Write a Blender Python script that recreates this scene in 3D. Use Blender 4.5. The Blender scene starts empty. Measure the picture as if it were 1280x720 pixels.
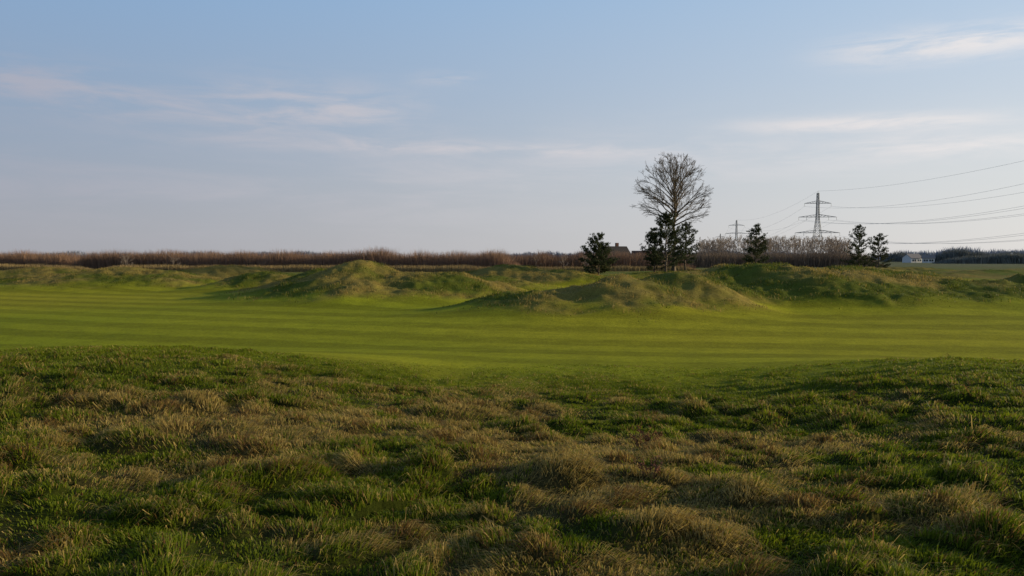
import bpy, math, numpy as np
from mathutils import Vector
rng = np.random.default_rng(7)
EYE = 3.3; F = 970.0
SUN_AZ = 84.0; SUN_EL = 12.5

# ------------------------------------------------------------------ noise
def _h(ix, iy, s):
    a = (ix.astype(np.int64)*374761393 + iy.astype(np.int64)*668265263 + s*982451653) & 0xffffffff
    a = ((a ^ (a >> 13)) * 1274126177) & 0xffffffff
    a = (a ^ (a >> 16)) & 0xffffffff
    return a / 4294967295.0
def vn(x, y, s=0):
    x = np.asarray(x, float); y = np.asarray(y, float)
    x, y = x*.819-y*.574, x*.574+y*.819
    ix = np.floor(x); iy = np.floor(y); fx = x-ix; fy = y-iy
    fx = fx*fx*(3-2*fx); fy = fy*fy*(3-2*fy)
    a = _h(ix, iy, s); b = _h(ix+1, iy, s); c = _h(ix, iy+1, s); d = _h(ix+1, iy+1, s)
    return (a*(1-fx)+b*fx)*(1-fy) + (c*(1-fx)+d*fx)*fy
def fbm(x, y, s=0, o=4):
    t = 0; a = .5; n = 0
    for i in range(o):
        t = t + a*vn(x*2**i+17.3*i, y*2**i-9.1*i, s+i); n += a; a *= .5
    return t/n
def cells(x, y, size, s=0):
    wx = x+.5*size*(vn(x/size*.7, y/size*.7, s+40)-.5)*2; wy = y+.5*size*(vn(x/size*.7, y/size*.7, s+41)-.5)*2
    wx, wy = wx*.88-wy*.47, wx*.47+wy*.88
    gx = wx/size; gy = wy/size; ix = np.floor(gx); iy = np.floor(gy)
    best = np.full(gx.shape, 9.); bx = np.zeros_like(gx); by = np.zeros_like(gx); bid = np.zeros_like(gx)
    for dx in (-1, 0, 1):
        for dy in (-1, 0, 1):
            cx = ix+dx; cy = iy+dy
            px = cx+.03+.94*_h(cx, cy, s); py = cy+.03+.94*_h(cx, cy, s+1)
            d = np.hypot(gx-px, gy-py); m = d < best
            best = np.where(m, d, best); bx = np.where(m, gx-px, bx); by = np.where(m, gy-py, by)
            bid = np.where(m, _h(cx, cy, s+2), bid)
    bx, by = bx*.88+by*.47, -bx*.47+by*.88
    return best, bx, by, bid
def ss(a, b, x):
    t = np.clip((x-a)/(b-a), 0, 1); return t*t*(3-2*t)

# ------------------------------------------------------------------ terrain
M = [(60,336,94,150,8),(150,336,86,120,7),(285,334,96,90,7),(350,340,78,80,6),
     (455,330,62,85,7),(395,338,68,80,6.5),(545,342,62,85,6.5),(640,332,94,80,8),(710,338,88,70,6),(605,346,78,80,6),
     (750,346,46,88,6),(670,364,44,85,5),(825,342,50,85,6.5),(895,340,55,80,6.5),(930,337,60,70,7),(990,330,56,90,7.5),(1070,337,57,90,7),
     (1155,346,56,95,6.5),(1240,356,54,85,6),(905,338,94,100,9),(1080,335,108,90,8),(1180,341,120,60,8),(1300,342,72,50,6),
     (1235,337,150,70,8),(1130,334,165,90,9),(1330,335,170,110,9)]
MW = []
for px, py, d, w, dep in M:
    MW.append(((px-640)/F*d, d, max(.1, EYE-(py-322)/F*d), w/F*d, dep))
def mound_h(x, y):
    wx = x + 1.8*(vn(x*.14, y*.14, 50)-.5)*2; wy = y + 2.6*(vn(x*.11, y*.11, 51)-.5)*2
    t = 0
    for i, (cx, cy, h, sx, sy) in enumerate(MW):
        q = ((wx-cx)/sx)**2 + ((wy-cy)/sy)**2
        t = t + (h*1.02*np.exp(-q*.95))**5
    m = t**(1/5.)
    return m*(1+.26*(fbm(x*.2, y*.2, 57, 2)-.5)*ss(0, 1.2, m))
def rim(x, y):
    r = np.hypot(x, y)+1e-6; a = np.degrees(np.arctan2(x, np.maximum(y, .01)))
    z = .66 + .95*ss(3, -34, a) + .66*ss(12, 34, a)
    return r, a, z
def fore_h(x, y):
    r, a, z = rim(x, y)
    inner = 1.6 + (z-1.6)*ss(2, 17, r)
    return inner*(1-ss(15.5, 31, r))
def rough_f(x, y):
    r, a, z = rim(x, y)
    edge = 17.8 + 3*ss(-5, -30, a) + 3*ss(12, 30, a) + 5*(fbm(x*.3, y*.3, 5)-.5)*2
    return 1-ss(edge-3.5, edge+3.5, r)
def base_h(x, y):
    r = np.hypot(x, y)
    h = fore_h(x, y)
    m = mound_h(x, y)
    und = .35*(fbm(x*.035, y*.035, 11, 2)-.5)*ss(25, 60, r)
    plat = 1.1*np.exp(-((x-21)/26)**2-((y-104)/14)**2)
    return np.maximum(h, 0)+m+und+plat*(1-np.clip(m/2, 0, 1)), m
def height(x, y):
    h, m = base_h(x, y); r = np.hypot(x, y)
    rf = rough_f(x, y); rm = ss(.3, 1.0, m+.5*(vn(x*.5, y*.5, 77)-.5))
    near = r < 34
    d, bx, by, bid = cells(x, y, .8, 3)
    dome = np.clip(1-(d/.55)**2, 0, 1)
    d2, _, _, b2 = cells(x+.3, y, .36, 9)
    dome2 = np.clip(1-(d2/.6)**2, 0, 1)
    t = dome*(.01+.12*bid**2.2) + .085*dome2*b2**1.4 + .22*(fbm(x*.5, y*.5, 21, 3)-.5)
    h = h + t*rf*(1-.6*ss(11, 17, r))*np.where(near, 1, 0)
    h = h + rm*((fbm(x*.7, y*.7, 31, 3)-.5)*.35+(vn(x*1.7,y*1.7,33)-.5)*.20)
    return h, m, rf, rm, dome, bid

# ------------------------------------------------------------------ mesh helpers
def tri_mesh(name, V, T, cols=None, mat=None, smooth=False, attrs=None):
    me = bpy.data.meshes.new(name)
    V = np.ascontiguousarray(V, dtype=np.float32); T = np.ascontiguousarray(T, dtype=np.int32)
    k = T.shape[1]
    me.vertices.add(len(V)); me.vertices.foreach_set("co", V.ravel())
    me.loops.add(T.size); me.loops.foreach_set("vertex_index", T.ravel())
    me.polygons.add(len(T)); me.polygons.foreach_set("loop_start", np.arange(0, T.size, k, dtype=np.int32))
    me.update(calc_edges=True)
    me.polygons.foreach_set("use_smooth", np.full(len(T), smooth))
    if cols is not None:
        a = me.attributes.new("Col", 'FLOAT_COLOR', 'POINT')
        c = np.ones((len(V), 4), np.float32); c[:, :3] = cols; a.data.foreach_set("color", c.ravel())
    if attrs:
        for k2, v in attrs.items():
            a = me.attributes.new(k2, 'FLOAT', 'POINT'); a.data.foreach_set("value", np.ascontiguousarray(v, dtype=np.float32))
    if mat: me.materials.append(mat)
    ob = bpy.data.objects.new(name, me); bpy.context.collection.objects.link(ob)
    return ob

def nt_new(name):
    m = bpy.data.materials.new(name); m.use_nodes = True
    nt = m.node_tree; nt.nodes.clear()
    return m, nt
def nd(nt, typ, **kw):
    n = nt.nodes.new(typ)
    for k, v in kw.items(): setattr(n, k, v)
    return n
def L(nt, a, b): nt.links.new(a, b)
def mth(nt, op, a, b=None, c=None, clamp=False):
    n = nt.nodes.new('ShaderNodeMath'); n.operation = op; n.use_clamp = clamp
    for i, v in enumerate((a, b, c)):
        if v is None: continue
        if isinstance(v, (int, float)): n.inputs[i].default_value = v
        else: nt.links.new(v, n.inputs[i])
    return n.outputs[0]

def leaf_mat(name, transl=.35, rough=.6, spec=.2):
    m, nt = nt_new(name)
    at = nd(nt, 'ShaderNodeAttribute', attribute_name='Col')
    b = nd(nt, 'ShaderNodeBsdfPrincipled'); b.inputs['Roughness'].default_value = rough
    b.inputs['Specular IOR Level'].default_value = spec
    L(nt, at.outputs['Color'], b.inputs['Base Color'])
    t = nd(nt, 'ShaderNodeBsdfTranslucent'); L(nt, at.outputs['Color'], t.inputs['Color'])
    mx = nd(nt, 'ShaderNodeMixShader'); mx.inputs[0].default_value = transl
    L(nt, b.outputs[0], mx.inputs[1]); L(nt, t.outputs[0], mx.inputs[2])
    o = nd(nt, 'ShaderNodeOutputMaterial'); L(nt, mx.outputs[0], o.inputs[0])
    return m
def plain_mat(name, col, rough=.8, metal=0, nscale=3, amt=.25):
    m, nt = nt_new(name)
    tc = nd(nt, 'ShaderNodeTexCoord'); n = nd(nt, 'ShaderNodeTexNoise'); n.inputs['Scale'].default_value = nscale
    n.inputs['Detail'].default_value = 5
    L(nt, tc.outputs['Object'], n.inputs['Vector'])
    r = nd(nt, 'ShaderNodeValToRGB')
    r.color_ramp.elements[0].position = .3; r.color_ramp.elements[1].position = .7
    r.color_ramp.elements[0].color = tuple(c*(1-amt) for c in col)+(1,)
    r.color_ramp.elements[1].color = tuple(c*(1+amt) for c in col)+(1,)
    L(nt, n.outputs[0], r.inputs[0])
    b = nd(nt, 'ShaderNodeBsdfPrincipled'); b.inputs['Roughness'].default_value = rough; b.inputs['Metallic'].default_value = metal
    b.inputs['Specular IOR Level'].default_value = .2
    L(nt, r.outputs[0], b.inputs['Base Color'])
    o = nd(nt, 'ShaderNodeOutputMaterial'); L(nt, b.outputs[0], o.inputs[0])
    return m

# ------------------------------------------------------------------ ground material
gm, nt = nt_new("ground_turf")
at = nd(nt, 'ShaderNodeAttribute', attribute_name='Col')
fa = nd(nt, 'ShaderNodeAttribute', attribute_name='fair')
tc = nd(nt, 'ShaderNodeTexCoord'); sp = nd(nt, 'ShaderNodeSeparateXYZ'); L(nt, tc.outputs['Object'], sp.inputs[0])
nb = nd(nt, 'ShaderNodeTexNoise'); nb.inputs['Scale'].default_value = .35; nb.inputs['Detail'].default_value = 4; L(nt, tc.outputs['Object'], nb.inputs['Vector'])
nbb = nd(nt, 'ShaderNodeTexNoise'); nbb.inputs['Scale'].default_value = .03; nbb.inputs['Detail'].default_value = 1; L(nt, tc.outputs['Object'], nbb.inputs['Vector'])
rt = mth(nt, 'SQRT', mth(nt, 'MULTIPLY_ADD', sp.outputs[0], sp.outputs[0], 60.0))
s = mth(nt, 'ADD', sp.outputs[1], mth(nt, 'MULTIPLY', sp.outputs[0], .27))
s = mth(nt, 'SUBTRACT', s, mth(nt, 'MULTIPLY', rt, .15))
s = mth(nt, 'ADD', s, mth(nt, 'MULTIPLY', nb.outputs[0], .5))
s = mth(nt, 'ADD', s, mth(nt, 'MULTIPLY', nbb.outputs[0], 5.0))
w = mth(nt, 'SINE', mth(nt, 'MULTIPLY', s, 2*math.pi/4.8))
w = mth(nt, 'MULTIPLY_ADD', w, 1.3, .5, clamp=True)
w2 = mth(nt, 'SINE', mth(nt, 'MULTIPLY', s, 2*math.pi/16.3))
w = mth(nt, 'ADD', mth(nt, 'MULTIPLY', w, .75), mth(nt, 'MULTIPLY_ADD', w2, .15, .1))
st = mth(nt, 'MULTIPLY_ADD', w, .34, .83)
st = mth(nt, 'ADD', mth(nt, 'MULTIPLY', mth(nt, 'SUBTRACT', st, 1.0), fa.outputs['Fac']), 1.0)
n1 = nd(nt, 'ShaderNodeTexNoise'); n1.inputs['Scale'].default_value = 8; n1.inputs['Detail'].default_value = 6; n1.inputs['Roughness'].default_value = .8
L(nt, tc.outputs['Object'], n1.inputs['Vector'])
n2 = nd(nt, 'ShaderNodeTexNoise'); n2.inputs['Scale'].default_value = .7; n2.inputs['Detail'].default_value = 7; n2.inputs['Roughness'].default_value = .72
L(nt, tc.outputs['Object'], n2.inputs['Vector'])
m1 = mth(nt, 'MULTIPLY_ADD', n1.outputs[0], 2.2, -.1)
m2 = mth(nt, 'MULTIPLY_ADD', n2.outputs[0], 1.1, .45)
mul = mth(nt, 'MULTIPLY', mth(nt, 'MULTIPLY', m1, m2), st)
vm = nd(nt, 'ShaderNodeVectorMath', operation='SCALE'); L(nt, at.outputs['Color'], vm.inputs[0]); L(nt, mul, vm.inputs['Scale'])
b = nd(nt, 'ShaderNodeBsdfPrincipled'); b.inputs['Roughness'].default_value = .9; b.inputs['Specular IOR Level'].default_value = .03
L(nt, vm.outputs[0], b.inputs['Base Color'])
bp = nd(nt, 'ShaderNodeBump'); bp.inputs['Strength'].default_value = .8; bp.inputs['Distance'].default_value = .05
L(nt, n1.outputs[0], bp.inputs['Height']); L(nt, bp.outputs[0], b.inputs['Normal'])
o = nd(nt, 'ShaderNodeOutputMaterial'); L(nt, b.outputs[0], o.inputs[0])

# ------------------------------------------------------------------ ground sheet
def dryness(x, y):
    r, a, z = rim(x, y)
    d = fbm(x*.45, y*.45, 61, 4)*.65 + .5*fbm(x*1.7, y*1.7, 66, 3)
    d = d + .15*np.exp(-((a+22)/12)**2-((r-10)/3.5)**2) + .08*np.exp(-((a)/12)**2-((r-7)/2.5)**2)
    d = d - .18*np.exp(-((a+24)/12)**2-((r-4.5)/1.6)**2) - .10*ss(12, 26, a) - .14*ss(12,16,r)
    return ss(.49, .72, d)
az = np.concatenate([np.linspace(-180, -48, 45, endpoint=False), np.linspace(-48, 48, 860, endpoint=False), np.linspace(48, 180, 45)])
rr = np.concatenate([[0.02], np.geomspace(.8, 2.6, 10, endpoint=False), np.geomspace(2.6, 190, 790, endpoint=False), np.geomspace(190, 9000, 60)])
A, R = np.meshgrid(np.radians(az), rr)
X = (R*np.sin(A)).ravel(); Y = (R*np.cos(A)).ravel()
H, MM, RF, RM, DM, BID = height(X, Y)
rad = R.ravel()
H = H*(1-ss(260, 900, rad))
fair = (1-RF)*(1-RM)*(1-ss(118, 135, rad))
tone = fbm(X*.06, Y*.06, 71, 3)
cf = np.stack([.185+.10*tone, .215+.035*tone, .010+.006*tone], 1)
dry = fbm(X*.22, Y*.22, 81, 4)
k = ss(.35, .62, dry)[:, None]
cr = (1-k)*np.array([.09, .105, .014]) + k*np.array([.20, .155, .038])
DRY = dryness(X, Y)[:, None]
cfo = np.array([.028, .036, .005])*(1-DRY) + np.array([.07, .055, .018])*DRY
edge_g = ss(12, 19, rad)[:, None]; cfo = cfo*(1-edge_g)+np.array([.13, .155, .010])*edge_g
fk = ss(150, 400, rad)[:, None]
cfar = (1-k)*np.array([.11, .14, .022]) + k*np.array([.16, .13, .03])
cfar = cfar*(1-fk)+np.array([.13, .135, .07])*fk  # far ground fades to a hazy tone, aerial haze painted into the colour
C = cf*fair[:, None]
wf = RF; wm = RM*(1-RF); wfar = np.clip(1-fair-wf-wm, 0, 1)
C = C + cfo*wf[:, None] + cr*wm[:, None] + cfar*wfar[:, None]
nr, na = A.shape
ii = np.arange(nr-1)[:, None]*na; jj = np.arange(na-1)[None, :]
q = np.stack([ii+jj, ii+jj+1, ii+na+jj+1, ii+na+jj], -1).reshape(-1, 4)[:, ::-1]
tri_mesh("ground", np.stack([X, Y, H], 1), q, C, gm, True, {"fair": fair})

# ------------------------------------------------------------------ blades
def blades(x, y, z, h, w, lx, ly, drop, col, ang=None):
    n = len(x)
    if ang is None: ang = rng.uniform(0, 2*np.pi, n)
    cx = np.cos(ang)*w*.5; cy = np.sin(ang)*w*.5
    V = np.zeros((n, 5, 3))
    V[:, 0] = np.stack([x-cx, y-cy, z-.02*h], 1); V[:, 1] = np.stack([x+cx, y+cy, z-.02*h], 1)
    mx = x+lx*.35*h; my = y+ly*.35*h; mz = z+h*.6
    V[:, 2] = np.stack([mx-cx*.75, my-cy*.75, mz], 1); V[:, 3] = np.stack([mx+cx*.75, my+cy*.75, mz], 1)
    V[:, 4] = np.stack([x+lx*h, y+ly*h, z+h*(1-drop)], 1)
    b = np.arange(n)[:, None]*5
    T = np.concatenate([b+[0, 1, 3], b+[0, 3, 2], b+[2, 3, 4]], 0)
    Cc = np.repeat(col[:, None, :], 5, 1)
    return V.reshape(-1, 3), T, Cc.reshape(-1, 3)

grass_m = leaf_mat("grass_blade", .45, .55, .15)
N = 800000
u = rng.random(N); p = .75; r0, r1 = 2.7, 27
r = (r0**p + u*(r1**p-r0**p))**(1/p)
a = np.radians(rng.uniform(-41, 41, N)); x = r*np.sin(a); y = r*np.cos(a)
hh, mm, rf, rm, dm, bid = height(x, y)
d, bx, by, bid = cells(x, y, .8, 3)
d2, bx2, by2, b2 = cells(x+.3, y, .36, 9)
dm2 = np.clip(1-(d2/.6)**2, 0, 1)
dr = dryness(x, y)
keep = (rng.random(N) < rf*1.1)
cl = fbm(x*1.3, y*1.3, 91, 3)
keep &= rng.random(N) < (.22+.5*np.clip(cl*3-.8, 0, 1)+.45*dm2)
x, y, r, hh, d, bx, by, bid, dr, dm, cl, rf, d2, bx2, by2, b2, dm2 = [t[keep] for t in (x, y, r, hh, d, bx, by, bid, dr, dm, cl, rf, d2, bx2, by2, b2, dm2)]
n = len(x); print("blades", n)
eg = ss(12, 18, r)
isdry = rng.random(n) < np.clip(dr*.8+.05+.30*(bid-.5)*dm+.5*(b2-.5)*dm2, .03, .94)*(1-.6*eg)
hgt = (.022+.045*dm*bid**2+.042*dm2*b2+.05*np.clip(cl-.42, 0, 1))*rng.uniform(.5, 1.5, n)*(.25+.75*rf)*(1-.3*eg)
hgt = np.where(isdry, hgt*1.2+.010, hgt)
tall = rng.random(n) < .010; hgt[tall] *= 2.0
wd = .0038*(1+r/7.0)*rng.uniform(.6, 1.35, n)*np.where(isdry, .85, 1.15)
ln = np.hypot(bx, by)+1e-5; ln2 = np.hypot(bx2, by2)+1e-5
wa = 2*np.pi*vn(x*.6, y*.6, 95)*1.2
k1 = np.where(isdry, 1.0, .45)
ox = .6*bx/ln*np.clip(d*2, 0, 1)+.8*bx2/ln2*np.clip(d2*2, 0, 1); oy = .6*by/ln*np.clip(d*2, 0, 1)+.8*by2/ln2*np.clip(d2*2, 0, 1)
lx = k1*ox + np.where(isdry, .7, .3)*np.cos(wa) + rng.normal(0, .45, n)
ly = k1*oy + np.where(isdry, .7, .3)*np.sin(wa) + rng.normal(0, .45, n)
drop = np.where(isdry, rng.uniform(.25, .9, n), rng.uniform(0, .5, n))
t = rng.random(n)[:, None]; t2 = vn(x*.8, y*.8, 99)[:, None]
g1 = np.array([.055, .090, .005]); g2 = np.array([.20, .24, .012])
q1 = np.array([.23, .165, .040]); q2 = np.array([.52, .38, .12])
tt = np.clip(t*.7+t2*.4, 0, 1)
gg = g1*(1-tt)+g2*tt; gg = gg*(1-eg[:, None]*.5)+np.array([.17, .20, .010])*eg[:, None]*.5
colr = np.where(isdry[:, None], q1*(1-t)+q2*t, gg)
brown = isdry & (_h(np.floor(x/.36), np.floor(y/.36), 5)*.5+b2*.5 > .72) & (rng.random(n) < .7)
colr[brown] *= np.array([.52, .42, .42])
red = rng.random(n) < .04
colr[red] = np.array([.16, .08, .03])
V, T, Cc = blades(x, y, hh, hgt, wd, lx, ly, drop, colr)
tri_mesh("rough_grass", V, T, Cc, grass_m)

# grass on the mounds
N = 400000
a = np.radians(rng.uniform(-40, 40, N)); r = np.sqrt(rng.uniform(34**2, 118**2, N))
x = r*np.sin(a); y = r*np.cos(a)
cl = vn(x*.9, y*.9, 120)
m0 = mound_h(x, y); kp = (rng.random(N) < ss(.3, 1.0, m0+.5*(vn(x*.5, y*.5, 77)-.5))*(.25+cl)); x = x[kp]; y = y[kp]; cl = cl[kp]
hh, mm, rf, rm, dm, bid = height(x, y); n = len(x); print("mound blades", n)
dd = fbm(x*.22, y*.22, 81, 4); kk = ss(.35, .62, dd)
isdry = rng.random(n) < kk*.8+.1
hgt = (.04+.24*cl**2)*rng.uniform(.5, 1.4, n)
t = rng.random(n)[:, None]
colr = np.where(isdry[:, None], np.array([.18, .135, .036])*(1-t)+np.array([.40, .29, .09])*t, np.array([.06, .080, .008])*(1-t)+np.array([.14, .155, .016])*t)
V, T, Cc = blades(x, y, hh, hgt, .032*rng.uniform(.6, 1.4, n), rng.normal(0, .5, n), rng.normal(0, .5, n), rng.uniform(0, .4, n), colr)
tri_mesh("mound_grass", V, T, Cc, grass_m)

# ------------------------------------------------------------------ tubes / trees
class Tubes:
    def __init__(s): s.a = []; s.b = []; s.ra = []; s.rb = []
    def add(s, p, q, r, r2): s.a.append(p); s.b.append(q); s.ra.append(r); s.rb.append(r2)
    def path(s, pts, r, r2):
        k = len(pts)-1
        for i in range(k):
            s.add(pts[i], pts[i+1], r+(r2-r)*i/k, r+(r2-r)*(i+1)/k)
    def build(s, sides=4):
        A = np.array(s.a); B = np.array(s.b); ra = np.array(s.ra); rb = np.array(s.rb)
        D = B-A; ln = np.linalg.norm(D, axis=1)[:, None]+1e-9; D = D/ln
        ref = np.where(np.abs(D[:, 2:3]) > .9, np.array([[1., 0, 0]]), np.array([[0, 0, 1.]]))
        U = np.cross(D, ref); U /= np.linalg.norm(U, axis=1)[:, None]; W = np.cross(D, U)
        n = len(A); V = np.zeros((n, 2*sides, 3))
        for k in range(sides):
            c, sn = math.cos(2*math.pi*k/sides), math.sin(2*math.pi*k/sides)
            V[:, k] = A+(U*c+W*sn)*ra[:, None]; V[:, k+sides] = B+D*rb[:, None]*.4+(U*c+W*sn)*rb[:, None]
        T = []
        b = np.arange(n)[:, None]*2*sides
        for k in range(sides):
            k2 = (k+1) % sides
            T.append(b+[k, k2, k2+sides]); T.append(b+[k, k2+sides, k+sides])
        return V.reshape(-1, 3), np.concatenate(T, 0)

def bez(p0, p1, p2, k, jit=0):
    out = []
    for i in range(k+1):
        t = i/k
        q = p0*(1-t)**2+p1*2*t*(1-t)+p2*t*t
        if 0 < i < k and jit: q = q+rng.normal(0, jit, 3)
        out.append(q)
    return out
UP = np.array([0, 0, 1.])
def bare_tree(tb, base, Ht, Rc, trunk_r, nl, ns, nw, nf, tmin, cfrac=.36, squash=1.0, el0=-22, spread=.75):
    cc = base+UP*(Ht-Rc*squash)
    lean = rng.normal(0, .012, 2)*Ht
    axis = [base+np.array([lean[0]*t*t, lean[1]*t*t, Ht*.78*t]) for t in np.linspace(0, 1, 9)]
    axis = [p+np.array([rng.normal(0, .008*Ht), rng.normal(0, .008*Ht), 0])*(i > 1) for i, p in enumerate(axis)]
    tb.path(axis, trunk_r, trunk_r*.22)
    tb.add(base-UP*.3, base+UP*.5, trunk_r*1.5, trunk_r)
    for i in range(nl):
        f = i/max(1, nl-1)
        ti = cfrac/.78+(0.98-cfrac/.78)*f**1.2
        idx = ti*8; i0 = int(min(7, idx)); st = axis[i0]+(axis[i0+1]-axis[i0])*(idx-i0)
        phi = i*2.4+rng.normal(0, .3)
        el = math.radians(el0+(78-el0)*f**.9+rng.normal(0, 6))
        dirv = np.array([math.cos(phi)*math.cos(el), math.sin(phi)*math.cos(el), math.sin(el)])
        end = cc+dirv*np.array([Rc, Rc, Rc*squash])*rng.uniform(.9, 1.03)
        ctrl = st+(end-st)*.45+UP*np.linalg.norm(end-st)*rng.uniform(.08, .22)*(1-f*.6)
        lp = bez(st, ctrl, end, 7, .03*Rc/4)
        lr = trunk_r*.40*(1-.4*f); tb.path(lp, lr, max(tmin, lr*.12))
        LL = np.linalg.norm(end-st)
        for j in range(ns):
            g = rng.uniform(.25, .97); ix = g*7; k0 = int(min(6, ix)); s2 = lp[k0]+(lp[k0+1]-lp[k0])*(ix-k0)
            ld = lp[k0+1]-lp[k0]; ld = ld/np.linalg.norm(ld)
            side = rng.normal(0, 1, 3); side -= ld*side.dot(ld); side /= np.linalg.norm(side)
            dd = ld*1.0+side*rng.uniform(.45, 1.0)*spread+UP*.12; dd /= np.linalg.norm(dd)
            l2 = LL*rng.uniform(.22, .42)*(1.15-.6*g)
            e2 = s2+dd*l2
            rel = (e2-cc)/np.array([Rc, Rc, Rc*squash]); nn = np.linalg.norm(rel)
            if nn > 1.08: e2 = cc+(e2-cc)/nn*1.08*rng.uniform(.93, 1)
            c2 = (s2+e2)/2-UP*.05*l2+side*.08*l2
            bp_ = bez(s2, c2, e2, 4, .02*l2)
            r2 = max(tmin*1.3, lr*.34*(1-.6*g)); tb.path(bp_, r2, tmin)
            for k in range(nw):
                g2 = rng.uniform(.2, 1); ix2 = g2*4; k1 = int(min(3, ix2)); s3 = bp_[k1]+(bp_[k1+1]-bp_[k1])*(ix2-k1)
                d3 = (e2-s2)/l2*1.2+rng.normal(0, .42, 3)+UP*.1; d3 /= np.linalg.norm(d3)
                l3 = l2*rng.uniform(.3, .6); e3 = s3+d3*l3
                c3 = (s3+e3)/2+rng.normal(0, .06*l3, 3)
                tp = bez(s3, c3, e3, 2); tb.path(tp, tmin*1.0, tmin*.55)
                for m in range(nf):
                    s4 = s3+(e3-s3)*rng.uniform(.3, .95)
                    d4 = d3+rng.normal(0, .45, 3); d4 /= np.linalg.norm(d4)
                    tb.add(s4, s4+d4*l3*rng.uniform(.3, .6), tmin*.7, tmin*.4)

bark = plain_mat("bark_bare", (.12, .092, .066), .9, nscale=6)
def gz(x, y): return float(height(np.array([x]), np.array([y]))[0][0])
def at_px(px, d): return (px-640)/F*d
d = 100.; tx = at_px(842, d); tz = gz(tx, d)
rng = np.random.default_rng(33)
tb = Tubes(); bare_tree(tb, np.array([tx, d, tz-.1]), 16.4-tz, 4.9, .27, 38, 11, 6, 3, .012, .40, 1.0, -34, .85)
for (ox, oz) in ((.0, 11.7),):
    c = np.array([tx+ox, d, oz])
    for i in range(120):
        v = rng.normal(0, 1, 3); v /= np.linalg.norm(v)
        tb.add(c+v*.04, c+v*rng.uniform(.2, .36), .015, .012)
V, T = tb.build(4); tri_mesh("bare_tree", V, T, None, bark, True)

# pines
needle_m = leaf_mat("pine_needles", .15, .6, .2)
def pine(px, d, toppy, wpx, seed, clear=.1, dens=1.0, pw=.7):
    global rng
    keep = rng; rng = np.random.default_rng(seed)
    x0 = at_px(px, d); z0 = gz(x0, d)-.05
    Ht = EYE+(322-toppy)/F*d - z0; Rm = wpx/F*d/2
    root = bpy.data.objects.new("pine_tree", None); bpy.context.collection.objects.link(root); root.location = (x0, d, z0)
    tb = Tubes()
    ax = [np.array([rng.normal(0, .01)*Ht*(i > 0), rng.normal(0, .01)*Ht*(i > 0), Ht*.97*i/8]) for i in range(9)]
    tb.path(ax, Ht*.022, .015)
    P = []; Dn = []
    nwh = int(7+Ht*1.1)
    for i in range(nwh):
        t = clear+(1-clear)*(i+rng.uniform(-.35, .35))/nwh
        t = min(.985, max(clear, t))
        zc = t*Ht*.97; k0 = min(7, int(t*8)); c = ax[k0]+(ax[k0+1]-ax[k0])*(t*8-k0)
        s = (t-clear)/(1-clear)
        prof = (1-s)**pw*(.72+.28*ss(0, .25, np.array(s)))+.05
        nb_ = rng.integers(4, 8)
        ph0 = rng.uniform(0, 6.28)
        for j in range(nb_):
            if rng.random() < .15: continue
            ph = ph0+j*6.28/nb_+rng.normal(0, .25)
            l = Rm*prof*rng.uniform(.6, 1.35)
            h = np.array([math.cos(ph), math.sin(ph), 0])
            e = c+h*l+UP*l*(rng.uniform(.1, .45)+.5*s)
            bp_ = bez(c, c+h*l*.6+UP*l*.05, e, 4)
            tb.path(bp_, .02+.012*l, .01)
            nc = max(3, int((6+l*10)*dens))
            for k in range(nc):
                g = rng.uniform(.3, 1.03)
                ix = min(3.99, g*4); k1 = int(ix); q = bp_[k1]+(bp_[k1+1]-bp_[k1])*(ix-k1)
                q = q+rng.normal(0, .08+.08*l*(.3+abs(g-.5)), 3)*np.array([1, 1, .6])
                P.append(q); Dn.append(h*.6+UP*.8)
    for k in range(8): P.append(np.array([0, 0, Ht*.96])+rng.normal(0, .06, 3)); Dn.append(UP)
    P = np.array(P); Dn = np.array(Dn); per = 18
    Q = np.repeat(P, per, 0); DD = np.repeat(Dn, per, 0)+rng.normal(0, .65, (len(P)*per, 3)); DD /= np.linalg.norm(DD, axis=1)[:, None]
    n = len(Q); ln = rng.uniform(.12, .28, n)[:, None]
    sd = np.cross(DD, rng.normal(0, 1, (n, 3))); sd /= np.linalg.norm(sd, axis=1)[:, None]
    Q = Q+rng.normal(0, .03, Q.shape)
    V = np.stack([Q-sd*.017, Q+sd*.017, Q+DD*ln], 1).reshape(-1, 3); T = np.arange(n*3).reshape(-1, 3)
    cl = np.repeat(rng.uniform(.5, 1.7, len(P)), per)[:, None]*rng.uniform(.8, 1.2, (n, 1))
    col = np.array([.042, .054, .018])*cl
    f = tri_mesh("needles", V, T, np.repeat(col, 3, 0), needle_m); f.parent = root
    V, T = tb.build(5); t_ = tri_mesh("trunk_and_limbs", V, T, None, bark, True); t_.parent = root
    rng = keep
pine(748, 92, 291, 40, 1, .06, 1.6, .6)
pine(832, 97, 264, 54, 2, .12, 1.3)
pine(857, 101, 277, 38, 8, .16, .9)
pine(945, 120, 279, 36, 3, .14, 1.1)
pine(1074, 135, 279, 36, 4, .16, 1.2)
pine(1098, 140, 291, 32, 5, .12, 1.2)
pine(818, 99, 284, 36, 12, .08, 1.1)

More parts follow.
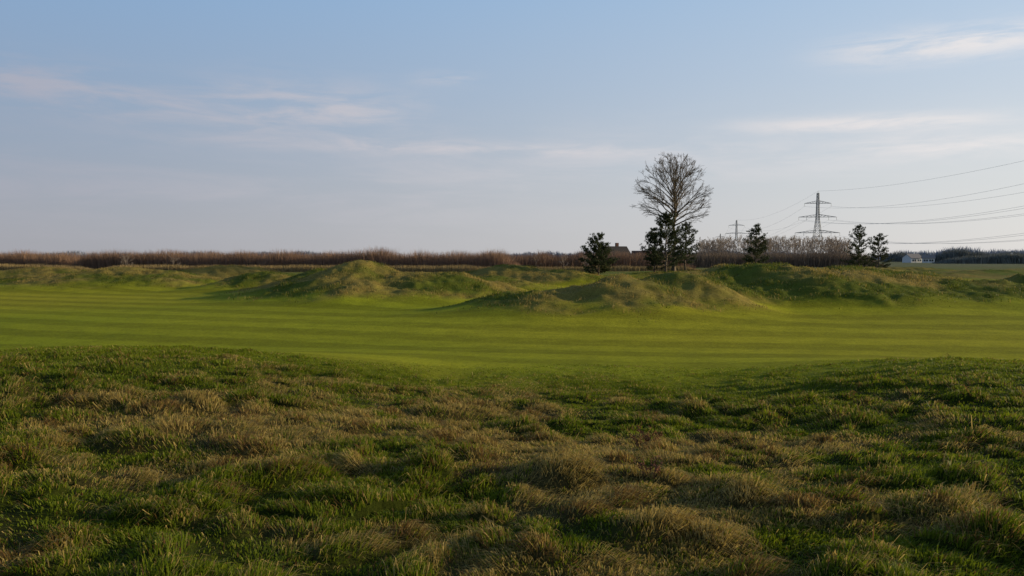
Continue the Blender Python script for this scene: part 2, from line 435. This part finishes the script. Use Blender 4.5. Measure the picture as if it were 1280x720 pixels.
# ------------------------------------------------------------------ shrub belt
twig_m = leaf_mat("twigs", .1, .85, .05)
def belt(name, segs, N, hbase, wmin, col1, col2, seed, hvar=.5, fscale=.05):
    global rng
    keep = rng; rng = np.random.default_rng(seed)
    Vs, Ts, Cs, off = [], [], [], 0
    tot = sum(abs(s[1]-s[0]) for s in segs)
    for (p0, p1, d0, d1, dep, hm) in segs:
        n = int(N*abs(p1-p0)/tot)
        px = rng.uniform(p0, p1, n); f = (px-p0)/(p1-p0); d = d0+(d1-d0)*f
        y = d+rng.uniform(0, dep, n); x = (px-640)/F*d
        z = height(x, y)[0]*(1-ss(260, 900, np.hypot(x, y)))
        hn = hbase*hm*(1-hvar*.5+hvar*fbm(x*fscale*4, y*fscale, seed, 4))*rng.uniform(.55, 1.12, n)
        endf = np.clip(np.minimum(f, 1-f)*12, .25, 1); hn = hn*endf
        c = rng.random(n)[:, None]; patch = vn(x*.06, y*.06, seed+3)[:, None]; c = np.clip(c*.6+patch*.5, 0, 1)
        col = col1*(1-c)+col2*c
        V, T, Cc = blades(x, y, z, hn, wmin*rng.uniform(.5, 1.5, n), rng.normal(0, .22, n), rng.normal(0, .22, n), 0*hn, col)
        Vs.append(V); Ts.append(T+off); Cs.append(Cc); off += len(V)
    tri_mesh(name, np.concatenate(Vs), np.concatenate(Ts), np.concatenate(Cs), twig_m)
    rng = keep
belt("shrub_hedge", [(-260, 110, 235, 215, 14, 1.0), (80, 360, 205, 195, 14, 1.05), (310, 660, 190, 185, 14, 1.05), (570, 870, 200, 215, 14, 1.0)],
     95000, 4.7, .08, np.array([.16, .095, .065]), np.array([.31, .195, .13]), 5, .75)
belt("dry_reeds", [(-260, 120, 215, 195, 5, 1), (100, 660, 186, 176, 5, 1), (640, 880, 180, 190, 4, .8)],
     40000, 1.6, .08, np.array([.18, .13, .06]), np.array([.34, .25, .12]), 15)
belt("undergrowth_scrub", [(840, 1110, 250, 260, 20, 1)], 30000, 4.8, .12, np.array([.14, .105, .085]), np.array([.25, .185, .13]), 25)
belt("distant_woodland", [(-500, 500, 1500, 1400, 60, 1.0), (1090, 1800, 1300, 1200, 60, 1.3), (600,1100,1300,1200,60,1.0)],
     60000, 12, 1.6, np.array([.19, .22, .29]), np.array([.27, .30, .37]), 35, 1.3, .01)  # bluish tree colours carry painted aerial haze
belt("distant_tree_row", [(1105, 1400, 620, 560, 20, 1.1), (1180, 1420, 420, 400, 12, .6), (-120, 60, 420, 400, 15, .6)],
     30000, 6.5, .5, np.array([.12, .13, .13]), np.array([.20, .205, .18]), 45, 1.8, .02)  # greyed tree colours, distance haze mixed into them

# bare wood on the right
tb = Tubes()
for i in range(150):
    px = 872+rng.uniform(0, 190); d = rng.uniform(262, 320)
    hpx = 293+7*rng.random()+ (8 if px < 900 else 0)*rng.random()
    if px > 1045: hpx += 10*rng.random()
    x0 = at_px(px, d); Ht = EYE+(322-hpx)/F*d-.1
    bare_tree(tb, np.array([x0, d, 0]), Ht, Ht*.26, .12, 9, 5, 3, 1, .028, .3, 1.25)
for i in range(26):
    px = rng.uniform(150, 820); d = rng.uniform(190, 205); Ht = rng.uniform(3.6, 4.8)
    bare_tree(tb, np.array([at_px(px, d), d, 0]), Ht, Ht*.4, .06, 7, 5, 3, 1, .02, .2, 1.0)
V, T = tb.build(3); tri_mesh("bare_woodland", V, T, None, plain_mat("bark_wood", (.25, .20, .165), .9, nscale=.2), True)

# ------------------------------------------------------------------ houses
def house(name, px, d, w, l, eave, ridge, wallc, roofc, rot):
    root = bpy.data.objects.new(name, None); bpy.context.collection.objects.link(root)
    root.location = (at_px(px, d), d, 0); root.rotation_euler = (0, 0, math.radians(rot))
    wm = plain_mat("wall", wallc, .9, nscale=4, amt=.15); rmt = plain_mat("roof_tiles", roofc, .8, nscale=5)
    gl = plain_mat("window_glass", (.03, .035, .04), .2); wh = plain_mat("frame_paint", (.7, .7, .68), .6, amt=.05)
    def mk(nm, vs, fs, m):
        me = bpy.data.meshes.new(nm); me.from_pydata(vs, [], fs); me.materials.append(m)
        o = bpy.data.objects.new(nm, me); bpy.context.collection.objects.link(o); o.parent = root
    W, Ln = w/2, l/2
    mk("walls", [(-Ln, -W, -.5), (Ln, -W, -.5), (Ln, W, -.5), (-Ln, W, -.5), (-Ln, -W, eave), (Ln, -W, eave), (Ln, W, eave), (-Ln, W, eave), (-Ln, 0, ridge-.2), (Ln, 0, ridge-.2)],
       [(0, 1, 5, 4), (2, 3, 7, 6), (1, 2, 6, 9, 5), (3, 0, 4, 8, 7)], wm)
    o_ = .5; e2 = eave-.3
    mk("roof", [(-Ln-o_, -W-o_, e2), (Ln+o_, -W-o_, e2), (Ln+o_, 0, ridge), (-Ln-o_, 0, ridge), (-Ln-o_, W+o_, e2), (Ln+o_, W+o_, e2),
                (-Ln-o_, -W-o_, e2+.2), (Ln+o_, -W-o_, e2+.2), (Ln+o_, 0, ridge+.2), (-Ln-o_, 0, ridge+.2), (-Ln-o_, W+o_, e2+.2), (Ln+o_, W+o_, e2+.2)],
       [(0, 3, 2, 1), (3, 4, 5, 2), (6, 7, 8, 9), (9, 8, 11, 10), (0, 1, 7, 6), (4, 10, 11, 5), (0, 6, 9, 3), (3, 9, 10, 4), (1, 2, 8, 7), (2, 5, 11, 8)], rmt)
    def box(nm, c, s_, m):
        vs = [(c[0]+sx*s_[0]/2, c[1]+sy*s_[1]/2, c[2]+sz*s_[2]/2) for sx in (-1, 1) for sy in (-1, 1) for sz in (-1, 1)]
        mk(nm, vs, [(0, 1, 3, 2), (4, 6, 7, 5), (0, 4, 5, 1), (2, 3, 7, 6), (0, 2, 6, 4), (1, 5, 7, 3)], m)
    box("chimney", (Ln*.4, .6, ridge+.3), (.8, .8, 1.8), wm)
    k = 0
    for fx in (-.65, -.25, .25, .65):
        k += 1; box(f"window_frame_{k}", (Ln*fx, -W-.02, 1.5), (1.3, .06, 1.4), wh); box(f"window_{k}", (Ln*fx, -W-.06, 1.5), (1.1, .06, 1.2), gl)
    box("door", (0, -W-.04, .9), (1.0, .08, 2.1), wh)
house("brick_house", 766, 225, 8, 8, 3.0, 6.4, (.14, .07, .05), (.05, .042, .038), 20)
house("brick_house", 806, 235, 7, 7, 2.2, 5.2, (.20, .08, .05), (.07, .045, .04), -10)
house("white_farmhouse", 1140, 520, 8, 9, 3.2, 5.8, (.65, .65, .66), (.22, .20, .20), 15)
house("white_farmhouse", 1160, 510, 6, 7, 3.0, 5.0, (.60, .60, .60), (.22, .19, .18), -25)
house("white_farmhouse", 1262, 540, 7, 9, 3.0, 5.4, (.60, .60, .60), (.26, .22, .20), 10)

# ------------------------------------------------------------------ pylons & wires
steel = plain_mat("galvanised_steel", (.20, .21, .22), .6, .3, .5, .1)
def pylon(x0, y0, Ht, levels, rotdeg, mt=.16):
    tb = Tubes()
    bw, tw = Ht*.085, Ht*.012
    def hw(z): return bw*(1-z/(Ht*.62))+1.05*(z/(Ht*.62)) if z < Ht*.62 else 1.05+(tw-1.05)*(z-Ht*.62)/(Ht*.38)
    zs = [0]; z = 0
    while z < Ht*.97:
        z += max(1.7, hw(z)*1.7); zs.append(min(z, Ht*.985))
    cs = [(-1, -1), (1, -1), (1, 1), (-1, 1)]
    P = lambda c, z: np.array([c[0]*hw(z), c[1]*hw(z), z])
    for i in range(len(zs)-1):
        for k in range(4):
            c, c2 = cs[k], cs[(k+1) % 4]
            tb.add(P(c, zs[i]), P(c, zs[i+1]), mt, mt)
            tb.add(P(c, zs[i]), P(c2, zs[i+1]), mt*.55, mt*.55); tb.add(P(c2, zs[i]), P(c, zs[i+1]), mt*.55, mt*.55)
            tb.add(P(c, zs[i+1]), P(c2, zs[i+1]), mt*.5, mt*.5)
    tb.add(np.array([0, 0, Ht*.95]), np.array([0, 0, Ht]), mt, mt*.6)
    att = [(0, Ht)]
    for (z, hwid) in levels:
        for sg in (-1, 1):
            tip = np.array([sg*hwid, 0, z]); w = hw(z)
            for sy in (-1, 1):
                tb.add(np.array([sg*w, sy*w, z]), tip, mt*.8, mt*.8)
                tb.add(np.array([sg*w, sy*w, z+1.9]), tip, mt*.8, mt*.8)
                for k in range(5):
                    f = k/5; f2 = (k+1)/5
                    a1 = np.array([sg*w, sy*w, z])*(1-f)+tip*f; a2 = np.array([sg*w, sy*w, z+1.9])*(1-f2)+tip*f2
                    tb.add(a1, a2, mt*.45, mt*.45)
            for fr in ((.55, 1.0) if hwid > 11 else (1.0,)):
                xx = sg*(w+(hwid-w)*fr)
                tb.add(np.array([xx, 0, z]), np.array([xx, 0, z-2.2]), mt*.7, mt*.7)
                att.append((xx, z-2.2))
    V, T = tb.build(4)
    ob = tri_mesh("electricity_pylon", V, T, None, steel); ob.location = (x0, y0, 0); ob.rotation_euler = (0, 0, math.radians(rotdeg))
    c, s_ = math.cos(math.radians(rotdeg)), math.sin(math.radians(rotdeg))
    return [np.array([x0+xx*c, y0+xx*s_, z]) for xx, z in att]
lv = [(21.5, 16.0), (33, 13.5), (43, 9.5)]
P1 = pylon(at_px(1021, 570), 570, 52, lv, -4)
P2 = pylon(at_px(920, 960), 960, 50, lv, -6)
P0 = pylon(at_px(1560, 235), 235, 50, lv, -2)
P3 = pylon(at_px(900, 1500), 1500, 50, lv, -6)
tb = Tubes()
for (A_, B_, sag) in ((P0, P1, 8.5), (P1, P2, 10), (P2, P3, 12)):
    for i, (a_, b_) in enumerate(zip(A_, B_)):
        pts = []
        for k in range(33):
            t = k/32; q = a_*(1-t)+b_*t; q = q-UP*4*sag*(.7 if i == 0 else 1)*t*(1-t); pts.append(q)
        tb.path(pts, .045, .045)
V, T = tb.build(4); tri_mesh("power_lines", V, T, None, plain_mat("aluminium_cable", (.45, .45, .45), .5, .5, 1, .05))

# ------------------------------------------------------------------ dead weed
def weed(px, py, d, Ht, n, seed, col):
    global rng
    keep = rng; rng = np.random.default_rng(seed)
    x0 = at_px(px, d); z0 = gz(x0, d); tb = Tubes()
    for i in range(n):
        ph = rng.uniform(0, 6.28); l = Ht*rng.uniform(.5, 1)
        p0 = np.array([rng.normal(0, .04), rng.normal(0, .04), 0]); e = p0+np.array([math.cos(ph)*l*.45, math.sin(ph)*l*.45, l*.9])
        pts = bez(p0, p0+UP*l*.5, e, 5); tb.path(pts, .004, .002)
        for k in range(26):
            s_ = pts[rng.integers(2, 6)]+rng.normal(0, .012, 3)
            v = rng.normal(0, 1, 3); v /= np.linalg.norm(v); tb.add(s_, s_+v*rng.uniform(.01, .035), .004, .002)
    V, T = tb.build(3); o = tri_mesh("dead_dock_weed", V, T, None, plain_mat("dead_stem", col, .9)); o.location = (x0, d, z0)
    rng = keep
weed(810, 545, 8.2, .26, 16, 4, (.20, .085, .04))
weed(822, 600, 6.3, .18, 6, 6, (.18, .08, .045))

# ------------------------------------------------------------------ sun, sky
sd = bpy.data.lights.new("sun", 'SUN'); sd.energy = 5.0; sd.angle = math.radians(.5); sd.color = (1.0, .82, .50)
so = bpy.data.objects.new("sun", sd); bpy.context.collection.objects.link(so)
ea, aa = math.radians(SUN_EL), math.radians(SUN_AZ)
sv = Vector((math.sin(aa)*math.cos(ea), math.cos(aa)*math.cos(ea), math.sin(ea)))
so.rotation_euler = sv.to_track_quat('Z', 'Y').to_euler()

wd_ = bpy.data.worlds.new("World"); bpy.context.scene.world = wd_; wd_.use_nodes = True
nt = wd_.node_tree; nt.nodes.clear()
sky = nd(nt, 'ShaderNodeTexSky'); sky.sky_type = 'NISHITA'; sky.sun_disc = False
sky.sun_elevation = ea; sky.sun_rotation = aa; sky.air_density = 1.0; sky.dust_density = 1.0; sky.ozone_density = 1.5
tc = nd(nt, 'ShaderNodeTexCoord'); sp = nd(nt, 'ShaderNodeSeparateXYZ'); L(nt, tc.outputs['Generated'], sp.inputs[0])
AZ = mth(nt, 'ARCTAN2', sp.outputs[0], sp.outputs[1]); EL = mth(nt, 'ARCSINE', sp.outputs[2])
def ramp(fac, pts):
    r = nd(nt, 'ShaderNodeValToRGB'); cr_ = r.color_ramp; cr_.interpolation = 'LINEAR'
    while len(cr_.elements) < len(pts): cr_.elements.new(.5)
    for e, (p_, c_) in zip(cr_.elements, pts): e.position = p_; e.color = tuple(c_)+(1,)
    L(nt, fac, r.inputs[0]); return r.outputs[0]
ef = mth(nt, 'DIVIDE', EL, math.radians(90), clamp=True)
antisun = ramp(ef, [(0, (.39, .395, .44)), (.04, (.36, .385, .46)), (.10, (.30, .38, .51)), (.21, (.235, .40, .64)), (.34, (.12, .22, .40)), (1, (.06, .10, .19))])
sunside = ramp(ef, [(0, (.82, .80, .78)), (.06, (.76, .78, .79)), (.14, (.59, .69, .81)), (.24, (.42, .60, .82)), (.40, (.18, .29, .46)), (1, (.06, .10, .19))])
dt = nd(nt, 'ShaderNodeVectorMath', operation='DOT_PRODUCT'); L(nt, tc.outputs['Generated'], dt.inputs[0]); dt.inputs[1].default_value = tuple(sv)
sf = mth(nt, 'MULTIPLY_ADD', dt.outputs['Value'], .82, .38, clamp=True)
sf = mth(nt, 'POWER', sf, 1.3)
hz = nd(nt, 'ShaderNodeMix', data_type='RGBA'); L(nt, sf, hz.inputs[0]); L(nt, antisun, hz.inputs[6]); L(nt, sunside, hz.inputs[7])
hz10 = nd(nt, 'ShaderNodeVectorMath', operation='SCALE'); L(nt, hz.outputs[2], hz10.inputs[0]); hz10.inputs['Scale'].default_value = 10.0
hm = nd(nt, 'ShaderNodeMix', data_type='RGBA'); hm.inputs[0].default_value = .9
L(nt, sky.outputs[0], hm.inputs[6]); L(nt, hz10.outputs[0], hm.inputs[7])
def cloud_noise(su, sv_, scale, detail, lo, hi, off):
    cb = nd(nt, 'ShaderNodeCombineXYZ')
    L(nt, mth(nt, 'MULTIPLY_ADD', AZ, su, off), cb.inputs[0]); L(nt, mth(nt, 'MULTIPLY', EL, sv_), cb.inputs[1])
    n = nd(nt, 'ShaderNodeTexNoise'); n.inputs['Scale'].default_value = scale; n.inputs['Detail'].default_value = detail
    n.inputs['Roughness'].default_value = .62; n.inputs['Distortion'].default_value = .4
    L(nt, cb.outputs[0], n.inputs['Vector'])
    mr = nd(nt, 'ShaderNodeMapRange'); mr.inputs['From Min'].default_value = lo; mr.inputs['From Max'].default_value = hi
    mr.interpolation_type = 'SMOOTHSTEP'
    L(nt, n.outputs[0], mr.inputs['Value']); return mr.outputs[0]
def streak(px, py, hwpx, hhpx, slope, amp, cn):
    u0 = math.atan((px-640)/F); e0 = math.atan((322-py)/F*math.cos(u0))
    su = hwpx/F*math.cos(u0)**2; se = hhpx/F*math.cos(u0)
    du = mth(nt, 'SUBTRACT', AZ, u0)
    de = mth(nt, 'SUBTRACT', EL, e0); de = mth(nt, 'SUBTRACT', de, mth(nt, 'MULTIPLY', du, slope))
    q = mth(nt, 'ADD', mth(nt, 'POWER', mth(nt, 'ABSOLUTE', mth(nt, 'DIVIDE', du, su)), 3.0), mth(nt, 'POWER', mth(nt, 'ABSOLUTE', mth(nt, 'DIVIDE', de, se)), 2.0))
    g = mth(nt, 'EXPONENT', mth(nt, 'MULTIPLY', q, -1.0))
    return mth(nt, 'MULTIPLY', mth(nt, 'MULTIPLY', g, amp), cn)
cA = cloud_noise(8, 45, 1.0, 8, .34, .68, 0.0)
cB = cloud_noise(5, 30, 1.0, 8, .38, .75, 9.0)
cC = cloud_noise(9, 60, 1.0, 8, .30, .62, 4.0)
parts = [streak(1180, 58, 150, 18, -.02, .95, cC), streak(1070, 156, 160, 10, -.03, .85, cC), streak(1180, 185, 170, 14, 0, .6, cA),
         streak(640, 188, 330, 10, -.01, .65, cA), streak(400, 138, 130, 30, -.05, .75, cA), streak(90, 115, 240, 30, -.10, .65, cA),
         streak(560, 101, 40, 8, 0, .5, cA), streak(900, 200, 400, 40, 0, .4, cB), streak(250, 240, 500, 60, 0, .35, cB)]
tot = parts[0]
for p_ in parts[1:]: tot = mth(nt, 'ADD', tot, p_)
tot = mth(nt, 'MINIMUM', tot, .85)
mx = nd(nt, 'ShaderNodeMix', data_type='RGBA')
L(nt, tot, mx.inputs[0]); L(nt, hm.outputs[2], mx.inputs[6])
cc_ = nd(nt, 'ShaderNodeMix', data_type='RGBA')
f_ = mth(nt, 'MULTIPLY_ADD', AZ, .9, .5, clamp=True); L(nt, f_, cc_.inputs[0])
cc_.inputs[6].default_value = (4.6, 4.4, 5.0, 1); cc_.inputs[7].default_value = (8.5, 8.1, 8.0, 1)
L(nt, cc_.outputs[2], mx.inputs[7])
bg = nd(nt, 'ShaderNodeBackground'); bg.inputs[1].default_value = .10
L(nt, mx.outputs[2], bg.inputs[0]); o = nd(nt, 'ShaderNodeOutputWorld'); L(nt, bg.outputs[0], o.inputs[0])

# ------------------------------------------------------------------ camera
cam = bpy.data.cameras.new("camera"); cam.lens = 36*F/1280; cam.sensor_width = 36; cam.clip_end = 20000; cam.clip_start = .05
co = bpy.data.objects.new("camera", cam); bpy.context.collection.objects.link(co)
co.location = (0, 0, EYE); co.rotation_euler = (math.radians(90-2.24), 0, 0)
sc = bpy.context.scene; sc.camera = co
sc.view_settings.view_transform = 'Standard'; sc.view_settings.look = 'None'; sc.view_settings.exposure = 0
